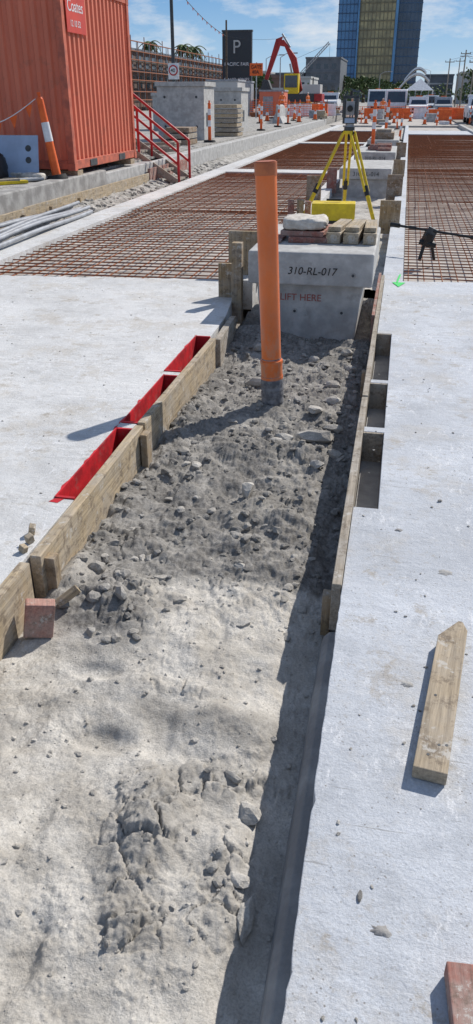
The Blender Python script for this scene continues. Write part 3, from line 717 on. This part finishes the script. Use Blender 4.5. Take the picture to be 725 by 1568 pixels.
m.build("scaffold",parent=SB)

TW=bpy.data.objects.new("glass_tower",None); scene.collection.objects.link(TW)
m=MB()
m.box(-34,-24.6,402,430,0,92,'towerb'); m.box(-24.6,-8.2,398,430,0,88,'towerg'); m.box(-8.2,1.9,402,430,0,92,'towerd')
m.box(-37,3,396,432,0,7,'bldg')
m.build("facade",parent=TW)
m=MB(); z=8
while z<90:
    m.box(-34.15,-24.6,401.8,402,z,z+.35,'bandb'); m.box(-24.7,-8.1,397.6,398,z,z+.55,'band'); m.box(-8.2,2.05,401.8,402,z,z+.4,'bandb'); z+=3.3
x=-34
while x<1.9:
    if x<-24.7: m.box(x,x+.12,401.75,402,7,91,'bandb')
    elif x<-8.3: m.box(x,x+.3,397.5,398,7,87,'band')
    else: m.box(x,x+.14,401.75,402,7,91,'bandb')
    x+=1.64
m.box(-9.2,-8.1,397,402,7,92,'towerb'); m.box(-25.2,-24.5,397,402,7,92,'towerb')
m.build("mullions",parent=TW)
def bldg(name,x0,x1,y0,y1,h,mat,band='bldgl',st=3.2):
    m=MB(); m.box(x0,x1,y0,y1,-.4,h,mat); z=3
    while z<h-1:
        m.box(x0-.1,x1+.1,y0-.25,y0,z,z+.5,band); z+=st
    x=x0+1
    while x<x1-1.5:
        zz=.9
        while zz<h-2.2: m.box(x,x+1.4,y0-.04,y0,zz,zz+1.5,'glass'); zz+=st
        x+=2.6
    m.box(x0-.2,x1+.2,y0-.3,y1+.2,h,h+.5,mat); return m.build(name)
bldg("office_building",-35.5,-23.8,300,330,13.5,'bldg','bldg'); bldg("office_building",-47,-36,300,330,9,'bldg'); bldg("low_building",-44,-27,240,260,6.5,'bldgl')
bldg("low_building",-60,-46,280,300,9,'bldgl'); bldg("shop_building",5,15,330,350,9,'bldg'); bldg("shop_building",-8,4.5,340,360,6,'bldgl'); bldg("shop_building",16,40,300,330,9,'bldgl')
bldg("low_building",-36,-24,170,185,5.2,'bricks'); bldg("low_building",24,60,230,260,9,'bldgl')
m=MB(); n=16
for k,(yy0,w,hh,zb) in enumerate(((250,9,4.5,3),(254,6,3,6))):
    vs=[]
    for i in range(n+1):
        t=i/n; x=-4+w*t+k*2; z=zb+hh*math.sin(t*math.pi*.8)
        vs+= [(x,yy0,z),(x,yy0+14,z),(x,yy0,z+.5),(x,yy0+14,z+.5)]
    fs=[]
    for i in range(n):
        a=4*i;b=a+4; fs+=[(a,b,b+1,a+1),(a+2,a+3,b+3,b+2),(a,a+2,b+2,b)]
    m.add(vs,fs,'white')
for i in range(6): m.box(-3.5+i*1.6,-3.3+i*1.6,250.2,250.5,-.4,4+i*.4,'white')
m.box(-3.5,5,251,262,-.4,3.2,'glass')
m.build("curved_canopy")
m=MB(); m.box(-27,-20,180,182.5,.5,2.2,'yellow'); m.box(-26.5,-24.5,179.9,182.6,2.2,4,'white'); m.box(-24,-21,180.2,182.2,2.2,4.2,'white')
a=Vector((-23.3,181,5)); b=Vector((-16.7,181,11.4))
for dx,dz in ((0,0),(-.25,.3)): m.tube(a+Vector((dx,0,dz)),b+Vector((dx,0,dz)),.09,'steel',6)
for i in range(16):
    p=a.lerp(b,i/16);q=a.lerp(b,(i+1)/16); m.tube(p,q+Vector((-.25,0,.3)),.05,'steel',4)
m.tube(b,b+Vector((0,0,-3)),.03,'dark',4); m.tube((-23.5,181,4),(-24,181,8.6),.1,'steel',5); m.tube((-24,181,8.6),b,.03,'dark',4)
for x in (-26,-24,-22.5,-21): m.tube((x,179.8,.45),(x,179.9,.45),.5,'rubber',16)
m.build("mobile_crane")
X=bpy.data.objects.new("excavator",None); scene.collection.objects.link(X)
m=MB()
for yy in (79,80.9):
    m.prism([(-11.6,.42),(-8.4,.42),(-8.0,.8),(-8.4,1.25),(-11.6,1.25),(-12,.8)],yy,yy+.6,'rubber',axis='Y')
    for x in np.linspace(-11.5,-8.5,6): m.tube((x,yy-.02,.8),(x,yy-.06,.8),.25,'steel',10)
m.build("tracks",parent=X,bevel=.03)
m=MB(); m.box(-11.4,-8.2,79.2,81.4,1.3,2.0,'dark'); m.box(-9.6,-8.0,79.25,81.35,2.003,2.75,'bldgl'); m.box(-8.5,-7.8,79.1,81.5,1.4,2.0,'excred'); m.box(-11.3,-10.0,79.2,80.3,2.003,3.6,'yellow'); m.box(-11.2,-10.1,79.15,79.197,2.5,3.45,'glass'); m.box(-11.36,-11.303,79.3,80.2,2.2,3.45,'glass'); m.tube((-8.8,80.5,2.75),(-8.8,80.5,3.3),.06,'dark')
m.build("house",parent=X,bevel=.05)
m=MB()
m.prism([(-10.1,2.0),(-9.75,2.3),(-10.4,4.9),(-11.6,6.3),(-12.2,6.15),(-12.1,5.85),(-11.5,5.75),(-10.9,4.6)],80.35,80.75,'excred',axis='Y')
m.prism([(-11.7,6.55),(-12.3,6.35),(-13.3,3.2),(-13.0,3.1),(-12.0,5.6)],80.4,80.7,'excred',axis='Y')
m.tube((-10.5,80.3,2.6),(-10.95,80.3,4.4),.09,'steel',8); m.tube((-11.0,80.55,5.7),(-11.75,80.55,6.75),.09,'steel',8)
m.prism([(-13.4,3.2),(-12.9,3.1),(-12.6,2.4),(-13.0,1.9),(-13.7,2.2),(-13.5,2.7)],80.1,81,'dark',axis='Y')
m.build("boom",parent=X,bevel=.03)

def truck(name,x,y,w,col='white',hc=2.4,L=5.5,bed='grey',z=-.02,ute=False):
    P=bpy.data.objects.new(name,None); scene.collection.objects.link(P)
    m=MB(); g=.35
    if ute: prof=[(0,g),(0,.85),(.12,1.0),(1.1,1.12),(1.65,hc),(3.0,hc),(3.15,1.1),(L,1.1),(L,g)]
    else: prof=[(0,g),(0,1.1),(.12,1.25),(.38,hc-.1),(.6,hc),(1.9,hc),(1.95,g+.3),(1.95,g)]
    m.prism([(y+a,z+b) for a,b in prof],x-w/2,x+w/2,col,axis='X'); m.build("body",parent=P,bevel=.05,seg=3)
    m=MB()
    if ute:
        m.add([(x-w*.40,y+1.10,z+1.17),(x+w*.40,y+1.10,z+1.17),(x+w*.34,y+1.57,z+hc-.12),(x-w*.34,y+1.57,z+hc-.12)],[(0,1,2,3)],'glass')
        for s in(-1,1): m.add([(x+s*(w/2+.006),y+1.45,z+1.2),(x+s*(w/2+.006),y+2.95,z+1.2),(x+s*(w/2+.006),y+2.85,z+hc-.15),(x+s*(w/2+.006),y+1.78,z+hc-.15)],[(0,1,2,3)],'glass')
    else:
        m.add([(x-w*.42,y+.12,z+1.32),(x+w*.42,y+.12,z+1.32),(x+w*.40,y+.34,z+hc-.2),(x-w*.40,y+.34,z+hc-.2)],[(0,1,2,3)],'glass')
        m.box(x-w/2,x+w/2,y+2.1,y+L,z+.95,z+1.1,'dark'); m.box(x-w/2,x+w/2,y+2.1,y+2.2,z+1.1,z+2.0,bed)
        for s in (-1,1): m.box(x+s*w/2-.04,x+s*w/2+.04,y+2.2,y+L,z+1.1,z+1.5,bed)
    m.box(x-w*.32,x+w*.32,y-.012,y-.001,z+.62,z+.85,'black'); m.box(x-w*.46,x+w*.46,y-.06,y-.015,z+.36,z+.54,'dark')
    for s in(-1,1):
        m.box(x+s*w*.42-.13,x+s*w*.42+.13,y-.02,y-.003,z+.66,z+.84,'steel'); m.box(x+s*(w/2+.14)-.08,x+s*(w/2+.14)+.08,y+.9,y+.98,z+1.25,z+1.5,'black')
        for yy in (y+.85,y+L-1): m.tube((x+s*(w/2-.22),yy,z+.36),(x+s*(w/2+.01),yy,z+.36),.36,'rubber',18); m.tube((x+s*(w/2+.01),yy,z+.36),(x+s*(w/2+.02),yy,z+.36),.19,'steel',12)
    m.box(x-.3,x+.3,y+1.8,y+2.0,z+hc+.01,z+hc+.1,'orange')
    m.build("fittings",parent=P); return P
truck("white_truck",-1.3,88,2.1,hc=2.45,L=6.5); truck("white_ute",.9,86,1.85,hc=1.8,L=5.2,ute=True); truck("white_ute",5.0,62,1.85,hc=1.8,L=5.2,ute=True,z=.06)
truck("white_truck",-3.8,105,2.2,hc=2.6,L=7); truck("white_van",2.6,110,1.9,hc=2.0,L=5,ute=True); truck("white_ute",-8.6,95,1.85,hc=1.8,L=5.2,ute=True,z=.4); truck("grey_ute",3.6,95,1.85,col='grey',hc=1.8,L=5.2,ute=True)
m=MB(); m.add([(-.6,119,2.6),(3.0,119,2.6),(3.0,122.6,2.6),(-.6,122.6,2.6),(1.2,120.8,4.0)],[(0,1,4),(1,2,4),(2,3,4),(3,0,4)],'white')
for x in (-.55,2.95):
    for y in (119.05,122.55): m.tube((x,y,-.02),(x,y,2.6),.04,'white',6)
m.build("gazebo_tent")
def wbar(x,y,a,col):
    m=MB(); m.prism([(-.28,0),(.28,0),(.24,.25),(.1,.45),(.08,.85),(-.08,.85),(-.1,.45),(-.24,.25)],-.95,.95,col,axis='Y')
    m.build("water_barrier",loc=(x,y,.41 if x<-5.8 else (.06 if x>3.6 else -.015)),rot=(0,0,a),bevel=.03)
for i,(x,y) in enumerate([(-8.2+.55*i,66+.8*i) for i in range(4)]+[(2.6+1.7*i,74+i) for i in range(3)]+[(-3+2.2*i,80+.3*i) for i in range(4)]):
    wbar(x,y,R(90)+random.uniform(-.3,.3) if y>70 or i<6 else 0,'orange' if i%3 else 'white')
def cone(x,y):
    z=.405 if x<-5.8 else (.062 if x>3.6 else -.012)
    m=MB(); m.box(-.18,.18,-.18,.18,0,.03,'rubber'); m.tube((0,0,.03),(0,0,.7),.13,'orange',14,r2=.03); m.tube((0,0,.32),(0,0,.48),.096,'white',14,r2=.071); m.build("traffic_cone",loc=(x,y,z))
for x,y in ((-6.2,50),(-5.9,56),(-7.5,58),(-3,64),(-1,66),(1.2,63),(3,64),(4.3,52),(4.2,45),(4.6,58),(-8.4,52),(-9,60),(-4,69),(.2,71),(2.2,68)): cone(x,y)
for x,y in ((-6.1,41),(-6.3,46),(-6.0,26),(-6.1,36.2),(-.75,31.2),(-.3,40),(-1.1,47),(-.6,55),(-6.9,53),(-8,47),(-9.5,50),(3.9,40),(4.1,60),(-2.2,62),(2,61),(-.9,24.2),(-5.9,62),(-3.5,67),(1.5,74),(-7.5,61)): bollard((x,y,.405 if x<-5.8 else(.42 if y in (24.2,31.2) else (.06 if x>3.6 else -.1))),(0,R(random.uniform(-4,4)),0))
m=MB()
def mesh_fence(x0,y0,x1,y1,z,h=1.0):
    a=Vector((x0,y0,z));b=Vector((x1,y1,z));n=max(2,int((b-a).length/2.2))
    for i in range(n+1):
        p=a.lerp(b,i/n); m.tube(p,p+Vector((0,0,h+.15)),.03,'rust',6)
        if i<n:
            q=a.lerp(b,(i+1)/n)
            for k in range(7): m.tube(p+Vector((0,0,.12+k*h/7)),q+Vector((0,0,.12+k*h/7-.02*(k%2))),.022,'orange',4)
            for k in range(12): r=p.lerp(q,k/12); m.tube(r+Vector((0,0,.1)),r+Vector((0,0,h)),.012,'orange',4)
mesh_fence(-12,66,-5.9,64,.4); mesh_fence(-9.5,84,2,83,-.02); mesh_fence(-20,75,-12,70,.4,1.2); mesh_fence(4,76,12,74,.06)
m.build("orange_mesh_fence")
m=MB()
for i in range(6):
    x=-7.0-.35*i; y=47+2.3*i; m.prism([(x-.3,.405),(x+.3,.405),(x+.12,.75),(x+.09,1.25),(x-.09,1.25),(x-.12,.75)],y,y+2,'conc',axis='Y')
for i in range(5):
    y=50+2.6*i; m.prism([(4.4,.062),(5,.062),(4.82,.4),(4.79,.9),(4.61,.9),(4.58,.4)],y,y+2.3,'conc',axis='Y')
m.build("concrete_barrier",bevel=.02)
m=MB()
for i in range(70):
    y=random.uniform(52,90); x=random.choice([random.uniform(-12,-6),random.uniform(-5,3),random.uniform(4,9)]); z=.405 if x<-5.8 else (.062 if x>3.6 else -.015)
    if y<60 and -5<x<3.4: continue
    h=random.uniform(.2,.9); w=random.uniform(.25,.9)
    k=random.choice(['woodg','woodred','conc','white','orange','dark','steel','wood','grey','rust'])
    for j in range(random.randint(1,4)): m.box(x+random.uniform(-.1,.1),x+w,y,y+random.uniform(.3,1.4),z+j*h/4+.002,z+(j+1)*h/4,k,rot=(0,0,random.uniform(-.3,.3)))
m.build("material_stockpile",bevel=.01)
def shed(x0,x1,y0,y1,h,mat,z=.405):
    m=MB(); m.box(x0,x1,y0,y1,z,z+h,mat); m.box(x0-.05,x1+.05,y0-.05,y1+.05,z+h,z+h+.12,'grey'); m.box(x0+.3,x0+1.1,y0-.02,y0,z+.05,z+h*.8,'grey')
    if x1-x0>2: m.box(x1-1.2,x1-.4,y0-.02,y0,z+h*.45,z+h*.8,'glass')
    m.build("site_shed",bevel=.02)
shed(-14.5,-12.2,62,65,2.3,'bldgl'); shed(-13.5,-12.3,68,69.2,2.3,'grey'); shed(-22,-17,85,88,2.5,'cont'); shed(9,14,80,84,2.5,'bldgl',.06); shed(-11.8,-9.8,69,71,1.7,'cont')
def worker(x,y,z,face=0,h=1.75):
    bm=bmesh.new()
    J={'pel':(0,0,.52),'che':(0,.0,.74),'nec':(0,0,.835),'hed':(0,-.01,.90),'hd2':(0,0,.965),'ls':(-.115,0,.80),'le':(-.15,-.01,.65),'lh':(-.14,-.05,.50),'rs':(.115,0,.80),'re':(.16,-.01,.65),'rh':(.15,-.06,.51),
       'lhp':(-.055,0,.50),'lk':(-.065,-.01,.28),'lf':(-.07,0,.03),'lt':(-.075,-.07,.02),'rhp':(.055,0,.50),'rk':(.07,-.01,.28),'rf':(.08,.01,.03),'rt':(.085,-.06,.02)}
    Rr={'pel':.075,'che':.085,'nec':.033,'hed':.055,'hd2':.05,'ls':.042,'le':.03,'lh':.022,'rs':.042,'re':.03,'rh':.022,'lhp':.058,'lk':.04,'lf':.028,'lt':.022,'rhp':.058,'rk':.04,'rf':.028,'rt':.022}
    idx={k:bm.verts.new(Vector(p)*h) for k,p in J.items()}; keys=list(J)
    for a,b in (('pel','che'),('che','nec'),('nec','hed'),('hed','hd2'),('che','ls'),('ls','le'),('le','lh'),('che','rs'),('rs','re'),('re','rh'),('pel','lhp'),('lhp','lk'),('lk','lf'),('lf','lt'),('pel','rhp'),('rhp','rk'),('rk','rf'),('rf','rt')): bm.edges.new((idx[a],idx[b]))
    bm.verts.layers.skin.verify()
    me=bpy.data.meshes.new("body"); bm.to_mesh(me); bm.free()
    P=bpy.data.objects.new("construction_worker",None); scene.collection.objects.link(P); P.location=(x,y,z); P.rotation_euler=(0,0,face)
    o=bpy.data.objects.new("body",me); scene.collection.objects.link(o); o.parent=P
    o.modifiers.new("skin",'SKIN')
    for i,k in enumerate(keys): me.skin_vertices[0].data[i].radius=(Rr[k]*h,Rr[k]*h*.8)
    me.skin_vertices[0].data[0].use_root=True
    ss=o.modifiers.new("sub",'SUBSURF'); ss.levels=1; ss.render_levels=1
    mm,nt,b=newmat("worker_clothes"); tc=nd(nt,"ShaderNodeTexCoord"); sx=nd(nt,"ShaderNodeSeparateXYZ"); nt.links.new(tc.outputs["Object"],sx.inputs[0])
    r=nd(nt,"ShaderNodeValToRGB"); r.color_ramp.interpolation='CONSTANT'; mp=nd(nt,"ShaderNodeMath",operation='DIVIDE'); mp.inputs[1].default_value=h
    nt.links.new(sx.outputs[2],mp.inputs[0]); nt.links.new(mp.outputs[0],r.inputs[0]); e=r.color_ramp.elements
    e[0].position=0; e[0].color=(.03,.025,.02,1); e[1].position=.05; e[1].color=(.03,.04,.08,1)
    for ps,cc in ((.5,(.8,.18,.03,1)),(.62,(.7,.7,.7,1)),(.65,(.8,.18,.03,1)),(.845,(.5,.3,.22,1)),(.935,(.8,.8,.8,1))):
        q=e.new(ps); q.color=cc
    nt.links.new(r.outputs[0],b.inputs["Base Color"]); me.materials.append(mm)
for x,y,z,f in ((-9.8,68,.4,.3),(-8.6,75,.4,1.2),(-4.6,72,-.02,2.6),(-2.2,76,-.02,0)): worker(x,y,z,f)

# vegetation
def foliage(mb,c,rx,ry,rz,n,s,mats=('leaf','leafl')):
    for i in range(n):
        d=rng.normal(size=3); d/=np.linalg.norm(d); r=rng.uniform(.35,1.0)**.5
        p=np.array(c)+d*r*np.array([rx,ry,rz])*(1+.25*math.sin(d[0]*5+d[2]*7+c[0]))
        a=rng.normal(size=3);a/=np.linalg.norm(a);b=np.cross(a,rng.normal(size=3));b/=np.linalg.norm(b)
        q=s*rng.uniform(.6,1.4)
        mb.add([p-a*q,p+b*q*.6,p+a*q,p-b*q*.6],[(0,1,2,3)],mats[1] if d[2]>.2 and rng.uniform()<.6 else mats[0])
def tree(x,y,h,w,name="broadleaf_tree",z=-.4):
    m=MB(); m.tube((x,y,z),(x,y,h*.5),w*.06,'bark',8,r2=w*.035)
    for k in range(5):
        a=k*1.256+x; e=(x+math.cos(a)*w*.3,y+math.sin(a)*w*.3,h*random.uniform(.6,.8)); m.tube((x,y,h*.4),e,w*.03,'bark',6,r2=w*.012)
        foliage(m,e,w*.27,w*.27,h*.17,130,.045*w)
    foliage(m,(x,y,h*.8),w*.3,w*.3,h*.2,200,.045*w); return m.build(name)
for x,y,h,w in ((-24,320,9,11),(-16,310,8.5,11),(-9,300,7.5,9),(-3,310,7,9),(14,140,7.5,6),(19,150,9,8),(13,170,8,7),(-22,125,5.2,5),(-33,160,6,7),(16,115,6.5,5)): tree(x,y,h,w)
m=MB()
for i in range(26): foliage(m,(-30+i*2.2+random.uniform(-1,1),225+random.uniform(-10,10),1.8+random.uniform(0,1.6)),2.0,2.0,2.0,70,.38)
for i in range(16): foliage(m,(12+i*2.5,180+random.uniform(-10,10),2.4+random.uniform(0,2)),2.2,2.0,2.4,70,.38)
m.build("distant_trees")
def palm(x,y,h,z=-.4,sc=1):
    m=MB(); pts=[(x+.15*math.sin(k),y,z+(h-z)*k/6) for k in range(7)]
    m.path(pts,.17*sc,'bark',8); tp=Vector(pts[-1])
    for k in range(18):
        a=k*2.399; up=.9-.09*k; L=1.9*sc; prev=tp; dr=Vector((math.cos(a),math.sin(a),0))
        for j in range(1,7):
            t=j/6; p=tp+dr*L*t*.95+Vector((0,0,L*(up*t-1.05*t*t)*.8)); sd=dr.cross(Vector((0,0,1)))*.34*sc*math.sin(math.pi*min(.98,t*.85+.08)); dn=Vector((0,0,-.12*sc))
            m.add([prev,p,p+sd+dn,prev+sd+dn],[(0,1,2,3)],'leaf'); m.add([prev,p,p-sd+dn,prev-sd+dn],[(0,1,2,3)],'leafl'); prev=p
    m.build("palm_tree")
palm(-42,140,9.6,sc=1.1); palm(-37.2,150,9.3,sc=1.25); palm(-36,138,9.0,sc=1.0)

# ---------------------------------------------------------------- sky, sun, camera
EL,AZ=40.7,32.3
w=bpy.data.worlds.new("World"); scene.world=w; w.use_nodes=True; nt=w.node_tree
bg=nt.nodes["Background"]; bg.inputs["Strength"].default_value=.10
sky=nd(nt,"ShaderNodeTexSky"); sky.sky_type='NISHITA'; sky.sun_disc=False; sky.sun_elevation=R(EL); sky.sun_rotation=R(AZ); sky.altitude=0; sky.air_density=1.0; sky.dust_density=.2; sky.ozone_density=2
tc=nd(nt,"ShaderNodeTexCoord"); mp=nd(nt,"ShaderNodeMapping"); mp.inputs["Scale"].default_value=(1,1,3.2); mp.inputs["Location"].default_value=(.3,.1,.25)
nt.links.new(tc.outputs["Generated"],mp.inputs["Vector"])
sx=nd(nt,"ShaderNodeSeparateXYZ"); nt.links.new(tc.outputs["Generated"],sx.inputs[0])
gr=nd(nt,"ShaderNodeValToRGB"); nt.links.new(sx.outputs[2],gr.inputs[0]); e=gr.color_ramp.elements
e[0].position=0; e[0].color=(.50,.68,.86,1); e[1].position=1; e[1].color=(.09,.17,.36,1)
for p_,c_ in ((.04,(.30,.53,.82,1)),(.11,(.10,.32,.68,1)),(.3,(.09,.23,.48,1))): q=e.new(p_); q.color=c_
sc_=nd(nt,"ShaderNodeVectorMath",operation='SCALE'); sc_.inputs["Scale"].default_value=9.6; nt.links.new(gr.outputs[0],sc_.inputs[0])
c0=mix(nt,.8,sky.outputs["Color"],sc_.outputs[0])
f=ramp(nt,noise(nt,mp.outputs["Vector"],6.5,10,.62),.48,.65,(0,0,0,1),g4(.9))
c=mix(nt,f,c0,(8.0,8.2,8.5))
nt.links.new(c,bg.inputs["Color"])
sd=bpy.data.lights.new("sun",'SUN'); sd.energy=5.0; sd.angle=R(.5); sd.color=(1,.95,.88)
so=bpy.data.objects.new("sun",sd); scene.collection.objects.link(so)
d=Vector((math.sin(R(AZ))*math.cos(R(EL)),math.cos(R(AZ))*math.cos(R(EL)),math.sin(R(EL))))
so.rotation_euler=d.to_track_quat('Z','Y').to_euler(); so.location=(20,20,30)
cd=bpy.data.cameras.new("camera"); cam=bpy.data.objects.new("camera",cd); scene.collection.objects.link(cam)
cd.sensor_fit='VERTICAL'; cd.sensor_height=36; cd.lens=36*1180/1568; cd.clip_start=.05; cd.clip_end=6000
cam.location=(0,0,1.6); cam.rotation_euler=(R(90-28.2),0,R(11.2)); scene.camera=cam
scene.view_settings.view_transform='Standard'; scene.view_settings.look='None'; scene.view_settings.exposure=0
